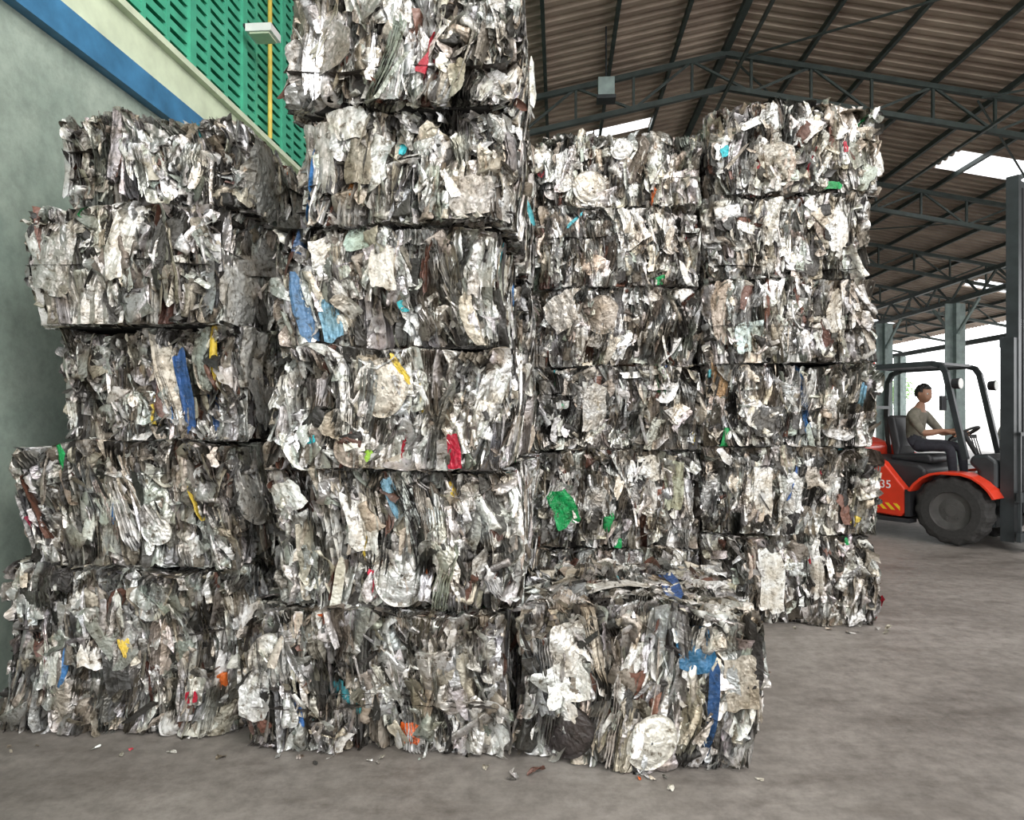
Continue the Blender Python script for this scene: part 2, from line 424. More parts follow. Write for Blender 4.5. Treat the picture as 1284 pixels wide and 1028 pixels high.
LT=(.73,.72,.69); SIL=(.66,.66,.65); WH=(.83,.84,.82)
BLU=(.025,.09,.28); LBL=(.16,.33,.46); GRN=(.01,.33,.09); ORG=(.85,.16,.03); RD=(.48,.01,.04); CY=(.03,.45,.52); YL=(.7,.5,.06)
SP={
 ('L',1):[('front','panel',.22,.42,.10,.15,.0,WH,0),('front','shred',.80,.25,.06,.05,.3,RD,0),('front','plate',.51,.52,.04,.08,.2,YL,0),('right','disc',.3,.55,.2,.2,.2,SIL,.4)],
 ('L',2):[('right','disc',.25,.55,.26,.26,.2,LT,.3),('front','disc',.64,.30,.12,.12,0,SIL,.7),('front','plate',.05,.35,.05,.09,0,(.25,.02,.05),0)],
 ('L',3):[('front','plate',.74,.45,.06,.34,.0,BLU,.1),('front','plate',.87,.3,.05,.26,.1,(.02,.07,.2),.1),('right','panel',.35,.70,.36,.26,.05,LT,.2),('right','panel',.4,.30,.4,.20,0,(.5,.49,.47),.3),('front','plate',.02,.25,.05,.2,.2,WH,0)],
 ('L',4):[('right','panel',.30,.28,.45,.26,.0,(.66,.66,.64),.2),('right','panel',.45,.75,.6,.22,.1,(.5,.49,.47),.3),('front','panel',.17,.55,.16,.30,-.15,(.46,.45,.43),.6),('front','panel',.36,.32,.2,.4,.1,(.5,.49,.47),.6),('front','panel',.53,.68,.14,.32,0,LT,.4)],
 ('L',5):[('right','panel',.28,.5,.45,.40,.0,(.48,.48,.46),.3),('right','panel',.75,.5,.42,.38,.0,(.42,.42,.40),.3),('front','panel',.17,.8,.14,.10,.2,(.5,.5,.49),.4)],
 ('M',1):[('front','disc',.13,.62,.19,.22,.0,LT,.5),('front','plate',.63,.14,.08,.09,0,ORG,0),('front','plate',.33,.93,.06,.05,.2,ORG,0),('front','plate',.22,.28,.03,.1,.2,(.05,.15,.4),0),('front','panel',.05,.4,.12,.2,0,SIL,.5)],
 ('M',2):[('front','disc',.52,.24,.22,.25,.1,SIL,.6),('front','plate',.50,.80,.06,.16,.25,LBL,.1),('front','plate',.41,.17,.03,.12,.3,RD,0),('front','panel',.95,.72,.12,.2,.1,LT,.3),('front','plate',.75,.85,.025,.08,.1,YL,0),('front','panel',.36,.6,.12,.22,.1,LT,.4),('front','panel',.06,.8,.16,.12,.4,WH,.1)],
 ('M',3):[('front','plate',.80,.16,.05,.15,.2,RD,0),('front','disc',.48,.68,.19,.24,0,(.58,.53,.46),.4),('front','plate',.55,.83,.025,.14,.6,YL,0),('front','plate',.18,.24,.05,.035,.1,CY,0),('front','shred',.44,.12,.04,.05,.3,(.3,.55,.05),0),('front','panel',.92,.55,.10,.26,-.2,SIL,.5),('front','plate',.25,.92,.22,.04,-.4,LT,.3)],
 ('M',4):[('front','plate',.13,.32,.08,.28,.05,(.07,.15,.27),.2),('front','plate',.24,.24,.08,.18,.1,LBL,.2),('front','panel',.40,.88,.14,.09,.2,(.50,.62,.55),0),('front','panel',.25,.78,.13,.12,.1,LT,.2),('front','panel',.50,.68,.10,.2,0,(.7,.66,.6),.1),('front','shred',.58,.35,.04,.05,.3,CY,0),('front','panel',.93,.5,.10,.40,-.1,SIL,.5),('front','plate',.13,.88,.07,.10,0,(.04,.08,.16),.2)],
 ('M',5):[('front','panel',.10,.6,.14,.30,.1,(.54,.51,.48),.4),('front','panel',.25,.86,.14,.14,.2,LT,.3),('front','panel',.84,.22,.18,.15,.1,(.46,.44,.42),.3),('front','plate',.30,.30,.06,.05,0,(.55,.22,.05),.2),('front','plate',.5,.7,.03,.08,0,CY,0)],
 ('M',6):[('front','panel',.14,.4,.26,.18,.5,(.36,.34,.32),.5),('front','panel',.45,.75,.16,.18,.1,SIL,.6)],
 ('C',2):[('front','panel',.17,.42,.15,.26,.5,GRN,0),('front','panel',.70,.8,.15,.16,.3,WH,.1),('front','panel',.84,.65,.10,.32,-.1,(.5,.52,.4),.1),('front','shred',.52,.05,.05,.08,0,GRN,0)],
 ('C',3):[('front','panel',.35,.5,.16,.3,0,SIL,.5),('front','plate',.62,.9,.25,.04,.1,LT,.2),('front','shred',.15,.55,.04,.03,0,(.1,.35,.2),0)],
 ('C',4):[('front','panel',.18,.7,.2,.24,.4,(.58,.55,.51),.4),('front','disc',.42,.65,.22,.25,0,(.46,.41,.36),.4)],
 ('C',5):[('front','plate',.77,.08,.08,.06,.3,GRN,0),('front','panel',.6,.8,.12,.2,.1,LT,.3)],
 ('C',6):[('front','disc',.36,.26,.24,.22,0,LT,.5),('front','disc',.52,.85,.15,.15,0,SIL,.4),('front','panel',.2,.5,.14,.26,.2,SIL,.5)],
 ('D',1):[('front','panel',.36,.5,.14,.4,0,WH,.1),('front','panel',.6,.6,.12,.34,0,LT,.3),('front','plate',.80,.95,.07,.08,.1,GRN,0)],
 ('D',2):[('front','panel',.5,.4,.12,.3,0,SIL,.5),('right','plate',.1,.2,.1,.2,0,LT,.2),('front','panel',.32,.5,.12,.3,.1,LT,.3)],
 ('D',3):[('front','plate',.08,.55,.11,.40,.1,(.36,.23,.12),.3),('front','plate',.9,.5,.04,.26,0,LBL,.2),('front','panel',.4,.3,.26,.2,.1,(.14,.14,.14),.3)],
 ('D',4):[('front','panel',.26,.32,.19,.19,.1,(.62,.74,.74),0),('front','panel',.10,.6,.12,.4,0,(.45,.38,.32),.3),('front','panel',.8,.6,.2,.3,0,(.53,.5,.45),.4)],
 ('D',5):[('front','panel',.37,.7,.16,.32,-.3,LT,.4),('front','panel',.8,.6,.12,.3,0,SIL,.5)],
 ('D',6):[('front','plate',.07,.5,.06,.06,.4,CY,0),('front','panel',.38,.35,.22,.22,.1,(.46,.44,.4),.5),('front','plate',.68,.06,.12,.05,0,GRN,0),('front','plate',.25,.8,.2,.05,.3,WH,.1),('front','plate',.78,.5,.03,.08,0,RD,0)],
 ('E',1):[('front','panel',.72,.78,.14,.17,.05,(.02,.12,.25),.1),('front','plate',.79,.36,.04,.40,.0,(.02,.07,.19),.1),('top','plate',.70,.45,.08,.45,.05,(.03,.10,.33),.1),('front','disc',.56,.20,.18,.2,0,(.64,.62,.56),.4),
          ('front','panel',.22,.78,.2,.2,.2,LT,.5),('front','panel',.18,.55,.16,.16,.2,WH,.3),('front','panel',.47,.6,.14,.22,-.4,SIL,.5),('front','disc',.20,.22,.22,.22,0,(.06,.05,.05),.1),('top','plate',.45,.4,.25,.14,.1,LT,.3),('front','panel',.9,.6,.12,.2,0,(.48,.44,.38),.4)],
}
FD={'front':1.0,'right':.8,'left':.45,'back':.15,'top':.6}
CD={'front':1.0,'right':.35,'left':.35,'back':.1,'top':.3}
BD={'front':.15,'right':.5,'left':.15,'back':.2,'top':.3}
rows=[]
def stack(tag,s0,dep,zs,rr,dens,ds=None):
    for i,(r0,r1) in enumerate(rr):
        rows.append((tag,i+1,r0,r1,s0+(ds[i] if ds else 0),dep,zs[i],zs[i+1],dens,i==len(rr)-1))
stack('L',3.08,.92,[0,.77,1.37,1.92,2.49,2.93],[(-2.66,-1.50),(-2.56,-1.54),(-2.40,-1.55),(-2.50,-1.58),(-2.42,-1.54)],FD,[0,.02,.06,-.02,.06])
stack('M',2.95,.98,[0,.64,1.255,1.80,2.34,2.84,3.40],[(-1.41,-.235),(-1.30,-.19),(-1.28,-.23),(-1.27,-.27),(-1.16,-.20),(-1.18,-.19)],FD,[0,.03,0,.06,.02,-.05])
stack('C',5.0,1.1,[0,.52,1.24,1.85,2.43,3.02,3.54],[(-.19,1.02)]*6,CD,[0,.02,0,.03,0,.02])
stack('D',4.98,1.1,[0,.64,1.27,1.87,2.47,3.08,3.69],[(1.07,2.26),(1.06,2.25),(1.06,2.25),(1.06,2.24),(1.07,2.2),(1.10,2.26)],CD,[0,.0,.02,0,.03,-.02])
stack('E',2.93,1.0,[0,.64],[(-.17,.84)],FD)
stack('LB',4.06,.9,[0,.77,1.37,1.92,2.45,2.9],[(-2.6,-1.50)]*5,BD)
stack('MB',4.02,.9,[0,.64,1.255,1.80,2.34,2.84,3.35],[(-1.35,-.20)]*6,BD)
rj=np.random.default_rng(5)
sd=300
for (tag,i,r0,r1,s0,dep,z0,z1,dens,tp) in rows:
    sd+=1
    c=B((r0+r1)/2,s0+dep/2,z0)
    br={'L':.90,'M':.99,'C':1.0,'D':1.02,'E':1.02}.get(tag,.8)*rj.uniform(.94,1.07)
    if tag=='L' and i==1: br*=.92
    gr=1.25 if (tag,i) in(('L',1),('M',1),('M',2)) else 1.0
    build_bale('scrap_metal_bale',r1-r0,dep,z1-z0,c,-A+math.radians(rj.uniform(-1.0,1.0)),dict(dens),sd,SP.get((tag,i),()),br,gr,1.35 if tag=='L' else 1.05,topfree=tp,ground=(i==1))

# loose scraps lying at the foot of the bales
rng=np.random.default_rng(77)
def debris():
    N=46
    P,Q=batch(rng,'plate',N,rng.uniform(.008,.035,N),rng.uniform(.012,.045,N),.25,.5,rng.normal(0,.1,N),np.full(N,1.57)+rng.normal(0,.15,N),np.zeros(N))
    P[0]*=2.8
    ang=rng.uniform(0,6.28,N); c,s=np.cos(ang)[:,None],np.sin(ang)[:,None]
    P=np.stack([P[...,0]*c-P[...,1]*s,P[...,0]*s+P[...,1]*c,P[...,2]],-1)
    P[...,2]-=P[...,2].min(1,keepdims=True)
    pos=[]
    for k in range(N):
        q=rng.random()
        if k==0: r,s=-.10,2.83
        elif q<.4: r,s=rng.uniform(-2.6,-.2),2.97-abs(rng.normal(0,.04))-.06
        elif q<.65: r,s=rng.uniform(-.2,.85),2.86-abs(rng.normal(0,.04))
        else: r,s=rng.uniform(.95,2.35),4.9-abs(rng.normal(0,.07))
        pos.append(B(r,s,.001))
    P+=np.array(pos)[:,None,:]
    M=P.shape[1]
    Qs=(Q[None]+(np.arange(N)*M)[:,None,None]).reshape(-1,4)
    me=np_mesh('loose_metal_scraps',P.reshape(-1,3),Qs,np.repeat(colours(rng,N,.03),M,0),[M_SCRAP])
    scene.collection.objects.link(bpy.data.objects.new('loose_metal_scraps',me))
debris()

# ---------------------------------------------------------------- building
S0,S1=-3.0,50.0
RL,RR,RIDGE=-2.95,17.0,3.0
def zroof(r): return 8.2-.2*abs(r-RIDGE)
g=Geo(); g.box(RL-.2,RR+.3,S0-12,S1,-.15,0,0,B); g.obj('floor',[M_FLOOR])
M_GROUND=simple('pale_outdoor_ground',(0.6,0.58,0.55),0.9,scale=1)
g=Geo(); g.box(RR+.3,120,S0-30,S1+60,-.17,-.02,0,B); g.obj('ground_yard',[M_GROUND])
g=Geo()
g.box(RL-.2,RL,S0,S1,0,4.20,0,B)
g.box(RL-.2,RL,S0,S1,6.55,zroof(RL)-.05,0,B)
g.box(RL-.2,RL,S0,3.4,4.20,6.55,0,B)
g.box(RL-.2,RL,24.0,S1,4.20,6.55,0,B)
g.obj('wall_left',[M_WALL])
g=Geo(); g.box(RL,RL+.07,S0,S1,3.70,3.90,0,B); g.obj('trim_1',[M_BLUE])
g=Geo(); g.box(RL,RL+.035,S0,S1,3.905,4.24,0,B); g.box(RL,RL+.09,S0,S1,4.19,4.24,0,B); g.obj('trim_2',[M_PALE])
g=Geo()
g.box(RL-.2,RL-.16,3.4,24,4.20,6.55,1,B)
z=4.25
while z<6.5:
    p=[(RL-.07,3.4,z+.03),(RL-.0,3.4,z),(RL-.0,24,z),(RL-.07,24,z+.03),
       (RL-.07,3.4,z+.075),(RL-.0,3.4,z+.062),(RL-.0,24,z+.062),(RL-.07,24,z+.075)]
    g.hexa([B(*q) for q in p],0)
    z+=.100
s=3.4; k=0
while s<24.0:
    wd=.09 if k%3==0 else .05
    g.box(RL-.09,RL+.003+(.02 if k%3==0 else 0),s,s+wd,4.24,6.55,0,B); s+=.30; k+=1
g.obj('louvre_vent',[M_LOUV,M_LOUVD])
g=Geo(); g.box(RL-.2,RR+.2,S1,S1+.2,0,5.3,0,B); g.obj('wall_back',[M_WALL])

rl=[RL-.3,-1,.6,2,3,5,7,8.5,10.5,12,14,15.5,RR+.8]
def is_sky(ri,s):
    a,b=rl[ri],rl[ri+1]
    if (a,b)==(8.5,10.5): return any(x<=s<x+1.0 for x in (-1,2.6,6.5,15.0))
    if (a,b)==(.6,2): return any(x<=s<x+.5 for x in (15.0,27))
    if (a,b)==(14,15.5): return any(x<=s<x+1.1 for x in (-1,3,7,23.6,32.4))
    if (a,b)==(5,7): return any(x<=s<x+1.0 for x in (-1,1.5,4))
    if (a,b)==(-1,.6): return any(x<=s<x+1.0 for x in (-1,.8,2.6))
    return False
V=[];F=[];MI=[]
ss=np.arange(S0,S1+.01,.25)
prof=[(0,0),(.10,0),(.13,.06),(.22,.06)]
cols=[]
for s in ss:
    for ds,dz in prof: cols.append((s+ds,dz))
nr=len(rl)
for (s,dz) in cols:
    for r in rl: V.append(B(r,s,zroof(r)+dz))
for i in range(len(cols)-1):
    for j in range(nr-1):
        a=i*nr+j
        F.append((a,a+1,a+nr+1,a+nr)); MI.append(1 if is_sky(j,cols[i][0]) else 0)
mesh_obj('ceiling',V,F,[M_ROOF,M_SKYL],None,MI)

g=Geo()
r=RL+.4
while r<RR+.6:
    if abs(r-RIDGE)>.2:
        z=zroof(r)-.06
        g.beam(B(r,S0,z),B(r,S1-.1,z),.06,.10)
    r+=1.15
g.beam(B(RIDGE,S0,8.1),B(RIDGE,S1-.1,8.1),.12,.1)
g.obj('roof_purlins',[M_STEEL])
def truss(s):
    g=Geo()
    def pt(r,dz): return B(r,s,zroof(r)-.17-dz)
    D=.62
    g.beam(pt(RL+.02,0),pt(RIDGE,0),.09,.09); g.beam(pt(RIDGE,0),pt(RR,0),.09,.09)
    g.beam(pt(RL+.02,D),pt(RIDGE,D),.09,.09); g.beam(pt(RIDGE,D),pt(RR,D),.09,.09)
    rs=list(np.arange(RL+.1,RR,1.05))
    for i,a in enumerate(rs[:-1]):
        b=rs[i+1]
        g.beam(pt(a,0),pt(a,D),.045,.045)
        if i%2: g.beam(pt(a,0),pt(b,D),.04,.04)
        else: g.beam(pt(a,D),pt(b,0),.04,.04)
    return g.obj('roof_truss',[M_STEEL])
trs=[-1.0,3.5,8.0,12.5,17.0,21.5,26.0,30.5,35.0,39.5,44]
for s in trs: truss(s)
# wind bracing rods and bottom-chord ties between the trusses
g=Geo()
for k in range(2,len(trs)-1):
    a,b=trs[k],trs[k+1]
    for r0,r1 in ((3.2,7.4),(7.4,11.6)):
        if k%2: g.beam(B(r0,a+.06,zroof(r0)-.26),B(r1,b-.06,zroof(r1)-.26),.03,.03)
        else: g.beam(B(r1,a+.06,zroof(r1)-.26),B(r0,b-.06,zroof(r0)-.26),.03,.03)
for r in (RIDGE,7.4):
    g.beam(B(r,S0,zroof(r)-.86),B(r,S1-.1,zroof(r)-.86),.05,.05)
g.obj('roof_bracing',[M_STEEL])
zt=zroof(12)-.85
g=Geo()
g.beam(B(12,S0,zt),B(12,S1-.1,zt),.12,.12); g.beam(B(12,S0,zt-.6),B(12,S1-.1,zt-.6),.12,.12)
s=S0
while s<S1-1.7:
    g.beam(B(12,s,zt),B(12,s+.75,zt-.6),.05,.05); g.beam(B(12,s+.75,zt-.6),B(12,s+1.5,zt),.05,.05); s+=1.5
g.obj('lattice_girder',[M_STEEL])
g=Geo(); g.beam(B(RR,S0,zroof(RR)-.9),B(RR,S1-.1,zroof(RR)-.9),.15,.2); g.obj('eave_beam',[M_STEEL])
for s in trs:
    if s<17: continue
    for r in(12,RR-.1):
        g=Geo(); zz=(zt-.67) if r==12 else zroof(r)-1.01
        g.beam(B(r,s,0),B(r,s,zz),.30,.12); g.box(r-.3,r+.3,s-.3,s+.3,0,.03,0,B)
        for e in(-.15,.15): g.beam(B(r+e,s,0),B(r+e,s,zz),.03,.3)
        if r==12:
            for a in(-1,1): g.beam(B(12,s,zt-1.7),B(12,s+a*1.2,zt-.70),.07,.07)
        g.obj('steel_column',[M_COL])

e=empty('wall_floodlight')
g=Geo()
g.box(RL+.02,RL+.25,6.10,6.15,5.10,5.13,0,B); g.box(RL+.10,RL+.34,5.98,6.2,4.99,5.06,1,B); g.box(RL+.13,RL+.31,6.0,6.18,4.975,4.99,2,B)
g.obj('lamp_body',[M_DGREY,M_WHITE,M_PALE],e)
g=Geo(); g.cyl(B(RL+.06,6.6,4.26),B(RL+.06,6.6,6.5),.022); g.obj('yellow_conduit_pipe',[M_YEL])
e=empty('hanging_lamp')
g=Geo(); g.cyl(B(.75,11,6.9),B(.75,11,7.75),.015); g.box(.62,.88,10.9,11.1,6.6,6.9,1,B); g.box(.60,.90,10.88,11.12,6.55,6.61,0,B)
g.obj('lamp_housing',[M_DGREY,M_COL],e)

M_BW=simple('pale_boundary_wall',(0.7,0.7,0.68),0.8)
g=Geo(); g.box(38,38.2,0,80,-.02,2.0,0,B)
for s in range(0,80,4): g.box(37.9,38.3,s,s+.3,-.02,2.2,0,B)
g.obj('boundary_wall',[M_BW])
M_LEAF=simple('tree_leaves',(0.25,0.42,0.16),0.6,var=.4,scale=2)
M_BARK=simple('tree_bark',(0.2,0.16,0.12),0.9)
def tree(r,s,h,seed):
    rg=np.random.default_rng(seed)
    e=empty('leafy_tree',B(r,s,-.02))
    g=Geo(); g.cyl((0,0,0),(0,0,h*.6),.16,10,0,.09)
    for k in range(6):
        a=rg.uniform(0,6.28); g.cyl((0,0,h*(.3+.05*k)),(math.cos(a)*h*.25,math.sin(a)*h*.25,h*(.55+.05*k)),.06,8,0,.02)
    g.obj('trunk',[M_BARK],e)
    N=2600
    cc=rg.normal(0,1,(14,3))*np.array([h*.2,h*.2,h*.14])+np.array([0,0,h*.68])
    c=cc[rg.integers(0,14,N)]+rg.normal(0,1,(N,3))*h*.075
    t=rg.normal(0,1,(N,3)); t/=np.linalg.norm(t,axis=1)[:,None]
    b=np.cross(t,rg.normal(0,1,(N,3))); b/=np.linalg.norm(b,axis=1)[:,None]
    z=.11
    P=np.stack([c-t*z,c+b*z*.5,c+t*z,c-b*z*.5],1).reshape(-1,3)
    me=np_mesh('foliage',P,np.arange(N*4).reshape(N,4),np.ones((N*4,4)),[M_LEAF])
    link(bpy.data.objects.new('foliage',me),e)
for i,(r,s,h) in enumerate([(33,71,5),(36,80,6),(31,68,4.5)]): tree(r,s,h,i)
def jumbo(r,s,seed):
    bm=bmesh.new(); bmesh.ops.create_cube(bm,size=1)
    bmesh.ops.subdivide_edges(bm,edges=bm.edges[:],cuts=6,use_grid_fill=True)
    for v in bm.verts:
        x,y,z=v.co; f=1-.10*(abs(z)*2)**4
        l=math.hypot(x,y)
        q=max(abs(x),abs(y))/max(l,1e-6); kk=.6+.4*q
        v.co=Vector((x*f*kk*1.15,y*f*kk*1.15,(z+.5)*1.1+(.03*math.sin(x*9+seed)*math.cos(y*8) if z>.4 else 0)))
    me=bpy.data.meshes.new('jumbo_bag'); bm.to_mesh(me); bm.free()
    me.materials.append(M_SACK)
    for p in me.polygons: p.use_smooth=True
    o=bpy.data.objects.new('jumbo_bag',me); o.location=B(r,s,0); scene.collection.objects.link(o)
M_SACK=simple('woven_white_sack',(0.6,0.6,0.57),0.8,scale=12,bmp=.3)
for i,(r,s) in enumerate([(14.2,20.0),(15.6,20.3),(14.6,22.4)]): jumbo(r,s,i)

# ---------------------------------------------------------------- forklift
TH=math.radians(-55)
FL=(5.52,8.11,0)
fk=empty('forklift',FL,TH)
def prism(name,prof,y0,y1,mat,bw=.03,seg=3):
    n=len(prof)
    v=[(x,y0,z) for x,z in prof]+[(x,y1,z) for x,z in prof]
    f=[list(range(n))[::-1],[n+i for i in range(n)]]
    for i in range(n):
        j=(i+1)%n; f.append([i,j,n+j,n+i])
    o=mesh_obj(name,v,f,[mat],fk)
    bm=bmesh.new(); bm.from_mesh(o.data); bmesh.ops.recalc_face_normals(bm,faces=bm.faces[:]); bm.to_mesh(o.data); bm.free()
    if bw: bevel(o,bw,seg)
    return o
def stripes():
    m,nt,p,_=new_mat('hazard_stripes')
    tc=nt.nodes.new('ShaderNodeTexCoord'); w=nt.nodes.new('ShaderNodeTexWave')
    mp=nt.nodes.new('ShaderNodeMapping'); mp.inputs['Rotation'].default_value=(0,math.radians(45),0)
    nt.links.new(tc.outputs['Object'],mp.inputs[0]); nt.links.new(mp.outputs[0],w.inputs[0])
    w.bands_direction='X'; w.inputs['Scale'].default_value=4.5
    r=ramp(nt,w.outputs['Fac'],[(.48,(.75,.5,.02)),(.52,(.65,.02,.02))]); nt.links.new(r.outputs[0],p.inputs['Base Color'])
    p.inputs['Roughness'].default_value=.4
    return m
M_HAZ=stripes()
prism('counterweight',[(-1.42,.28),(-2.2,.30),(-2.42,.45),(-2.48,.8),(-2.40,1.08),(-2.2,1.18),(-1.45,1.2),(-1.22,1.12),(-1.22,.85),(-1.35,.72),(-1.42,.5)],-.56,.56,M_RED,.07,4)
for sgn in(-1,1):
    y0,y1=(-.60,-.46) if sgn<0 else (.46,.60)
    prism('side_panel',[(-1.25,.30),(-.56,.26),(-.50,.32),(-.50,.60),(-.60,.72),(-.76,.92),(-1.0,1.04),(-1.25,1.12)],y0,y1,M_RED,.025)
    P=[]
    for k in range(11):
        a=math.radians(155-13.2*k); P.append((math.cos(a)*.50,.40+max(0,math.sin(a))*.46))
    Pi=[(x*.93,.40+(z-.40)*.94) for x,z in P[::-1]]
    y0,y1=(-.66,-.32) if sgn<0 else (.32,.66)
    P2=[(x,min(z,.84)) for x,z in P]; Pi2=[(x,min(z,.81)) for x,z in Pi]
    prism('front_fender',P2+Pi2,y0,y1,M_RED,.006,2)
    g=Geo(); y=sgn*.53
    g.box(-.50,-.44,y-.08,y+.08,.28,.60,0); g.box(-.85,-.44,y-.09,y+.09,.20,.25,0); g.obj('step_plate',[M_BLK],fk)
    g=Geo(); yy=sgn*.602; g.box(-1.22,-.56,min(yy,yy+sgn*.003),max(yy,yy+sgn*.003),.34,.42,0); g.obj('warning_strip',[M_HAZ],fk)
prism('engine_hood',[(-1.22,.45),(-.36,.45),(-.33,.84),(-.42,.90),(-1.22,.97)],-.45,.45,M_BLK,.04)
prism('chassis',[(-1.5,.22),(.35,.22),(.35,.56),(-.3,.58),(-.46,.50),(-1.5,.50)],-.34,.34,M_DGREY,.02)
prism('floor_plate',[(-.36,.575),(.16,.575),(.16,.60),(-.36,.60)],-.45,.45,M_BLK,.005)
prism('dashboard_cowl',[(.14,.58),(.40,.58),(.40,.98),(.30,1.06),(.14,1.04),(.10,.95),(.2,.85)],-.42,.42,M_DGREY,.04)
prism('seat_cushion',[(-.86,.93),(-.36,.90),(-.34,.97),(-.40,1.02),(-.84,1.00)],-.25,.25,M_BLK,.04)
prism('seat_back',[(-.82,.96),(-.92,1.45),(-.88,1.50),(-.81,1.48),(-.74,1.1),(-.76,.98)],-.22,.22,M_BLK,.04)
bm=bmesh.new()
def torus(bm,R,r,n=36,m=10,mat=Matrix()):
    vs=[]
    for i in range(n):
        a=2*math.pi*i/n
        ring=[bm.verts.new(mat@Vector(((R+r*math.cos(b))*math.cos(a),(R+r*math.cos(b))*math.sin(a),r*math.sin(b)))) for b in [2*math.pi*k/m for k in range(m)]]
        vs.append(ring)
    for i in range(n):
        for k in range(m):
            bm.faces.new((vs[i][k],vs[(i+1)%n][k],vs[(i+1)%n][(k+1)%m],vs[i][(k+1)%m]))
SWC=Vector((-.10,0,1.27)); SWN=Vector((-.5,0,.87)).normalized()
SWE=Vector((.87,0,.5)).normalized()
Rm=Matrix(((SWE.x,0,SWN.x,SWC.x),(SWE.y,1,SWN.y,SWC.y),(SWE.z,0,SWN.z,SWC.z),(0,0,0,1)))
torus(bm,.17,.014,mat=Rm)
me=bpy.data.meshes.new('steering_wheel'); bm.to_mesh(me); bm.free(); me.materials.append(M_BLK)
for p in me.polygons:p.use_smooth=True
link(bpy.data.objects.new('steering_wheel',me),fk)
g=Geo()
for a in(90,210,330):
    a=math.radians(a); g.beam(SWC-SWN*.02,SWC+(SWE*math.sin(a)+Vector((0,1,0))*math.cos(a))*.17,.025,.012)
g.cyl(SWC-SWN*.03,SWC+SWN*.01,.04,14); g.cyl(SWC-SWN*.02,(.14,0,.85),.028,12)
for k in range(3): g.cyl((.16,-.2-.06*k,1.02),(.10,-.2-.06*k,1.24),.007,8); g.cyl((.10,-.2-.06*k,1.23),(.092,-.2-.06*k,1.27),.016,8)
g.obj('steering_column',[M_BLK],fk)
g=Geo()
for y in(-.47,.47):
    P=[(-1.20,y,.98),(-1.24,y,1.5),(-1.22,y,1.95),(-1.17,y,2.05),(-1.05,y,2.10),(-.25,y,2.11),(-.16,y,2.08),(-.11,y,2.0),(.10,y,1.0)]
    for a,b in zip(P[:-1],P[1:]):
        ex=(Vector(b)-Vector(a)).normalized()*.012
        g.beam(Vector(a)-ex,Vector(b)+ex,.055,.06)
for k in range(9):
    x=-1.12+k*.115; g.beam((x,-.47,2.11),(x,.47,2.11),.035,.03)
g.beam((-1.2,-.47,1.6),(-1.2,.47,1.6),.04,.04)
g.obj('overhead_guard',[M_DGREY],fk)
g=Geo()
for y in(-.50,.50):
    g.cyl((-.02,y,1.86),(.06,y,1.86),.055,16,0,.065); g.cyl((.06,y,1.86),(.066,y,1.86),.06,16,1)
g.cyl((-1.2,0,2.12),(-1.2,0,2.2),.04,14,2)
g.obj('work_lamps',[M_BLK,M_WHITE,M_RED],fk)
g=Geo(); g.box(-.10,-.07,-.66,-.54,1.55,1.72,0); g.beam((-.05,-.48,1.68),(-.09,-.60,1.68),.012,.012); g.obj('mirror',[M_BLK],fk)
def wheel(name,x,y,R,Wd):
    bm=bmesh.new(); n=60
    prof=[(-.5,.55),(-.5,.78),(-.46,.9),(-.38,.97),(-.2,1.0),(0,1.0),(.2,1.0),(.38,.97),(.46,.9),(.5,.78),(.5,.55),(.36,.53),(.30,.35),(.33,.12)]
    prof=prof+[(-.33,.12),(-.30,.35),(-.36,.53)]
    rings=[]
    for i in range(n):
        a=2*math.pi*i/n
        ring=[]
        for j,(u,q) in enumerate(prof):
            rr=q*R
            if q>=.9: rr-= .018 if ((i//2)%2==0 and abs(u)>.1) else 0
            ring.append(bm.verts.new((x+math.cos(a)*rr,y+u*Wd,R+math.sin(a)*rr)))
        rings.append(ring)
    m=len(prof)
    for i in range(n):
        for k in range(m):
            f=bm.faces.new((rings[i][k],rings[(i+1)%n][k],rings[(i+1)%n][(k+1)%m],rings[i][(k+1)%m]))
            f.material_index=1 if k>=10 else 0
    bmesh.ops.recalc_face_normals(bm,faces=bm.faces[:])
    me=bpy.data.meshes.new(name); bm.to_mesh(me); bm.free(); me.materials.append(M_TYRE); me.materials.append(M_HUB)
    link(bpy.data.objects.new(name,me),fk)
    g=Geo(); g.cyl((x,y-.36*Wd,R),(x,y+.36*Wd,R),R*.16,16)
    for k in range(6):
        a=k*math.pi/3; cx,cz=x+math.cos(a)*R*.25,R+math.sin(a)*R*.25
        g.cyl((cx,y-.36*Wd,cz),(cx,y+.36*Wd,cz),.015,8)
    g.obj(name+'_hub',[M_HUB],fk)
wheel('front_wheel_right',0,-.50,.40,.26); wheel('front_wheel_left',0,.50,.40,.26)
wheel('rear_wheel_right',-1.72,-.44,.31,.2); wheel('rear_wheel_left',-1.72,.44,.31,.2)
g=Geo(); g.cyl((0,-.38,.4),(0,.38,.4),.09,14); g.cyl((-1.72,-.36,.31),(-1.72,.36,.31),.05,12); g.obj('axles',[M_DGREY],fk)
g=Geo()
for y in(-.36,.36):
    g.box(.42,.55,y-.055,y+.055,.10,2.35,0)
    yi=y-math.copysign(.085,y); g.box(.44,.56,yi-.04,yi+.04,.35,4.15,0)
for z in(.35,1.1,2.25): g.box(.40,.43,-.38,.38,z,z+.12,0)
for z in(.5,2.6,4.03): g.box(.46,.52,-.28,.28,z,z+.10,0)
g.obj('mast_rails',[M_DGREY],fk)
g=Geo()
for y in(-.19,.19): g.cyl((.48,y,.2),(.48,y,2.3),.03,12,0); g.cyl((.48,y,2.3),(.48,y,4.03),.018,12,1)
for y in(-.10,.10): g.box(.52,.54,y-.012,y+.012,.4,4.05,0)
for y in(-.26,.26): g.cyl((.2,y,.62),(.42,y,.75),.035,12,0)
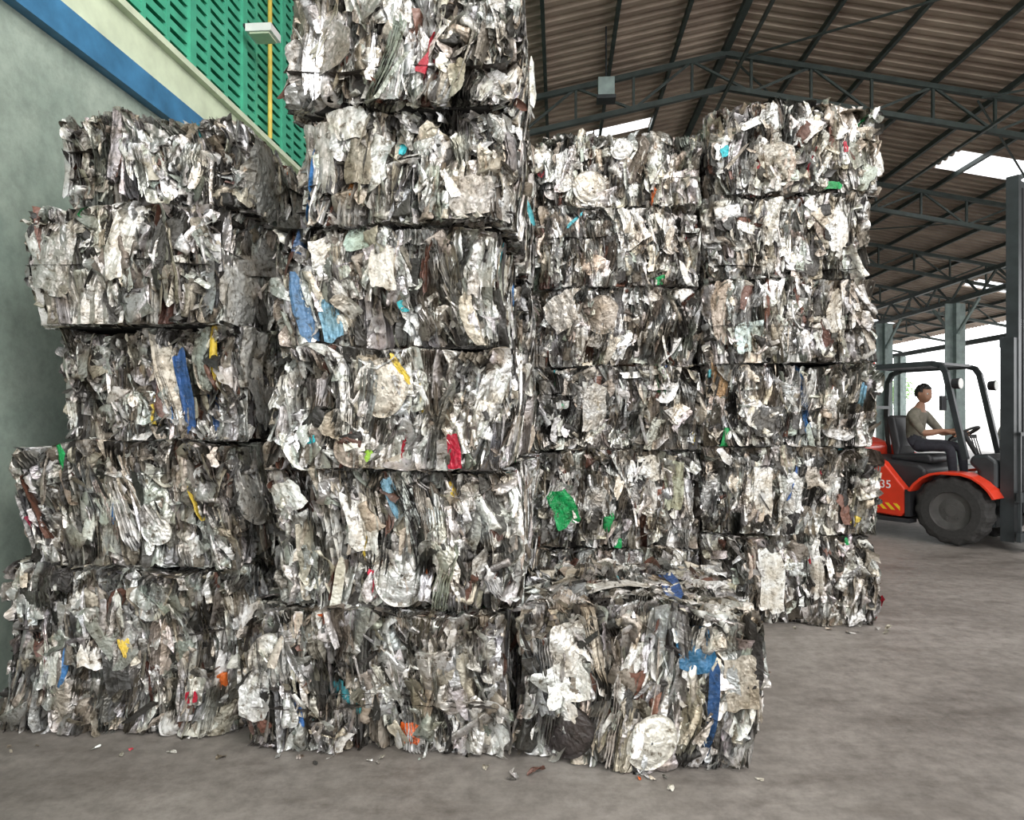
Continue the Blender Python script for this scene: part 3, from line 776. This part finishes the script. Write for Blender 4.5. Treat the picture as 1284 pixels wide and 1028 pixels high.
g.obj('lift_cylinders',[M_BLK,M_CHROME],fk)
g=Geo()
for z in(.12,.55): g.box(.60,.64,-.5,.5,z,z+.10,0)
for y in(-.45,-.2,.2,.45): g.box(.60,.63,y-.02,y+.02,.12,1.3,0)
g.box(.60,.63,-.47,.47,1.27,1.31,0)
for y in(-.3,.3):
    g.box(.64,.68,y-.06,y+.06,.06,.66,0)
    g.hexa([(.64,y-.06,.04),(1.75,y-.05,.05),(1.75,y+.05,.05),(.64,y+.06,.04),(.64,y-.06,.085),(1.75,y-.05,.065),(1.75,y+.05,.065),(.64,y+.06,.085)],0)
g.obj('carriage_and_forks',[M_DGREY],fk)
tcu=bpy.data.curves.new('number_marking','FONT'); tcu.body='35'; tcu.size=.14; tcu.extrude=.002; tcu.materials.append(M_WHITE)
to=bpy.data.objects.new('number_marking',tcu); to.rotation_euler=(math.radians(90),0,0); to.location=(-.80,-.604,.60); link(to,fk)

# ---------------------------------------------------------------- driver
def skin_mesh(name,verts,edges,radii,root,levels=2):
    me=bpy.data.meshes.new(name); me.from_pydata(verts,edges,[]); me.update()
    o=bpy.data.objects.new(name+'_tmp',me); scene.collection.objects.link(o)
    o.modifiers.new('Skin','SKIN')
    sv=me.skin_vertices[0].data
    for i,r in enumerate(radii):
        sv[i].radius=(r,r) if not isinstance(r,tuple) else r
        sv[i].use_root=(i==root)
    s=o.modifiers.new('Sub','SUBSURF'); s.levels=levels; s.render_levels=levels
    bpy.context.view_layer.update()
    dg=bpy.context.evaluated_depsgraph_get()
    m2=bpy.data.meshes.new_from_object(o.evaluated_get(dg))
    bpy.data.objects.remove(o)
    m2.name=name
    return m2
drv=empty('forklift_driver',FL,TH)
J=[];E=[];R=[];tagm=[]
def add(p,r,parent=None,tag=0):
    J.append(tuple(p));R.append(r);tagm.append(tag)
    if parent is not None:E.append((parent,len(J)-1))
    return len(J)-1
pel=add((-.64,0,1.12),(.14,.125),None,2)
wa=add((-.66,0,1.25),(.135,.11),pel,1)
ch=add((-.65,0,1.41),(.145,.115),wa,1)
ub=add((-.62,0,1.52),(.09,.08),ch,1)
nk=add((-.60,0,1.60),.052,ub,0)
nt_=add((-.575,0,1.68),.05,nk,0)
for sg in(-1,1):
    sh=add((-.62,sg*.17,1.50),.068,ub,1)
    um=add((-.54,sg*.22,1.39),.055,sh,1)
    el=add((-.45,sg*.25,1.27),.046,um,1)
    fm=add((-.35,sg*.22,1.285),.040,el,0)
    wr=add((-.245,sg*.18,1.31),.026,fm,0)
    rim=SWC+Vector((0,sg*.165,0))-SWE*.04
    pa=add((rim.x-.035,sg*.172,rim.z+.035),.024,wr,0)
    kn=add((rim.x+.0,sg*.172,rim.z+.038),.020,pa,0)
    for k in range(4):
        o=(k-1.5)*.019
        L=[.9,1.0,.95,.75][k]
        a=add((rim.x+.018+o*.3,sg*(.172-.0)+sg*o,rim.z+.034+.0),.0085,kn,0)
        b=add((rim.x+.018+.018*L,sg*.172+sg*o*1.1,rim.z+.012),.008,a,0)
        add((rim.x+.004,sg*.172+sg*o*1.1,rim.z-.020*L),.0075,b,0)
    t1=add((rim.x-.03,sg*.145,rim.z+.012),.010,pa,0)
    add((rim.x-.012,sg*.14,rim.z-.008),.0085,t1,0)
    hp=add((-.58,sg*.10,1.11),.088,pel,2)
    mt=add((-.38,sg*.13,1.12),.076,hp,2)
    kne=add((-.19,sg*.15,1.10),.060,mt,2)
    cf=add((-.17,sg*.15,.93),.055,kne,2)
    an=add((-.15,sg*.15,.70),.040,cf,2)
    he=add((-.14,sg*.15,.648),.036,an,3)
    add((.02,sg*.16,.638),.034,he,3)
body=skin_mesh('body',J,E,R,0,2)
for m in(M_SKIN,M_SHIRT,M_TROUS,M_SHOE): body.materials.append(m)
seg=[(np.array(J[a]),np.array(J[b]),tagm[b]) for a,b in E]
for p in body.polygons:
    c=np.array(p.center); best=9;bt=0
    for a,b,t in seg:
        ab=b-a; q=np.clip(np.dot(c-a,ab)/np.dot(ab,ab),0,1); dd=np.linalg.norm(c-a-ab*q)
        if dd<best: best=dd;bt=t
    p.material_index=bt; p.use_smooth=True
link(bpy.data.objects.new('body',body),drv)
def head():
    bm=bmesh.new(); bmesh.ops.create_uvsphere(bm,u_segments=40,v_segments=28,radius=1)
    for v in bm.verts:
        x,y,z=v.co
        X=x*.098;Y=y*.077;Z=z*.118
        if z<0: Y*=1-.30*(-z)**1.5
        if z<-.1 and x<0: X*=1-.35*(-z)
        if x>.2 and z<-.3: X+=.012*(1-abs(z+.7))
        if x>.5:
            ey=math.exp(-((abs(Y)-.032)**2)/.00018-((Z-.008)**2)/.00014); X-=.011*ey
            ns=math.exp(-(Y**2)/.00010)*max(0,min(1,(.015-Z)/.045)) if Z>-.032 else math.exp(-(Y**2)/.00014)*max(0,1-(-.032-Z)/.008)
            X+=.024*ns
            mo=math.exp(-(Y**2)/.0006-((Z+.058)**2)/.00006); X+=.006*mo
        v.co=(X,Y,Z)
    me=bpy.data.meshes.new('head'); bm.to_mesh(me); bm.free(); me.materials.append(M_SKIN)
    for p in me.polygons:p.use_smooth=True
    h=bpy.data.objects.new('head',me); h.location=(-.555,0,1.765); h.rotation_euler=(0,math.radians(8),math.radians(-14)); link(h,drv)
    bm=bmesh.new()
    bmesh.ops.create_uvsphere(bm,u_segments=40,v_segments=24,radius=1)
    rg=np.random.default_rng(3)
    for v in list(bm.verts):
        x,y,z=v.co
        v.co=(x*.106-.006,y*.085,z*.124+.006)
    kill=[v for v in bm.verts if (v.co.x>.045 and v.co.z<.060) or v.co.z<-.05 or (v.co.x>-.005 and v.co.z<.015)]
    bmesh.ops.delete(bm,geom=kill,context='VERTS')
    for v in bm.verts: v.co+=v.co.normalized()*rg.normal(0,.003)
    me=bpy.data.meshes.new('hair'); bm.to_mesh(me); bm.free(); me.materials.append(M_HAIR)
    o=bpy.data.objects.new('hair',me); link(o,h)
    sm=o.modifiers.new('Solid','SOLIDIFY'); sm.thickness=.012; sm.offset=-1
    for sg in(-1,1):
        bm=bmesh.new(); bmesh.ops.create_uvsphere(bm,u_segments=14,v_segments=10,radius=1)
        for v in bm.verts: v.co=(v.co.x*.016-.004,v.co.y*.009+sg*.078,v.co.z*.030-.003)
        me=bpy.data.meshes.new('ear'); bm.to_mesh(me); bm.free(); me.materials.append(M_SKIN); link(bpy.data.objects.new('ear',me),h)
        bm=bmesh.new(); bmesh.ops.create_uvsphere(bm,u_segments=14,v_segments=10,radius=.012)
        for v in bm.verts: v.co+=Vector((.077,sg*.032,.008))
        me=bpy.data.meshes.new('eye'); bm.to_mesh(me); bm.free(); me.materials.append(M_WHITE); me.materials.append(M_HAIR)
        for p in me.polygons:
            if p.center.x>.0855: p.material_index=1
        link(bpy.data.objects.new('eye',me),h)
head()

# ---------------------------------------------------------------- light
w=bpy.data.worlds.new('daylight_sky'); scene.world=w; w.use_nodes=True
nt=w.node_tree; bg=nt.nodes['Background']; bg.inputs[0].default_value=(.98,.99,1,1); bg.inputs[1].default_value=3.4
def area(name,loc,target,size,power,col=(1,1,1),sy=None):
    l=bpy.data.lights.new(name,'AREA'); l.energy=power; l.size=size; l.color=col
    if sy: l.shape='RECTANGLE'; l.size_y=sy
    o=bpy.data.objects.new(name,l); o.location=loc
    o.rotation_euler=(Vector(target)-Vector(loc)).to_track_quat('-Z','Y').to_euler()
    scene.collection.objects.link(o)
area('added_fill_light',B(3.5,-1.5,7.0),B(0,3.6,1.2),2.4,400,(1,.99,.97))  # added fill, no real fixture: brightens the stack fronts
area('added_fill_light',B(6,6,7.0),B(6,9,0),2.5,260,(1,.98,.95))  # added fill over the open floor and forklift side, no fixture modelled
area('added_fill_light',B(-.5,2.0,6.6),B(-2.0,6.5,4.5),1.2,90,(1,.98,.95))  # small added fill aimed at the left wall and louvres

# ---------------------------------------------------------------- camera
cd=bpy.data.cameras.new('camera'); cam=bpy.data.objects.new('camera',cd)
cd.sensor_width=36; cd.lens=36*850/1284; cd.shift_y=6/1284
cam.location=(0,0,1.5); cam.rotation_euler=(math.radians(90),0,0)
scene.collection.objects.link(cam); scene.camera=cam
try:
    scene.view_settings.view_transform='Standard'
except Exception: pass
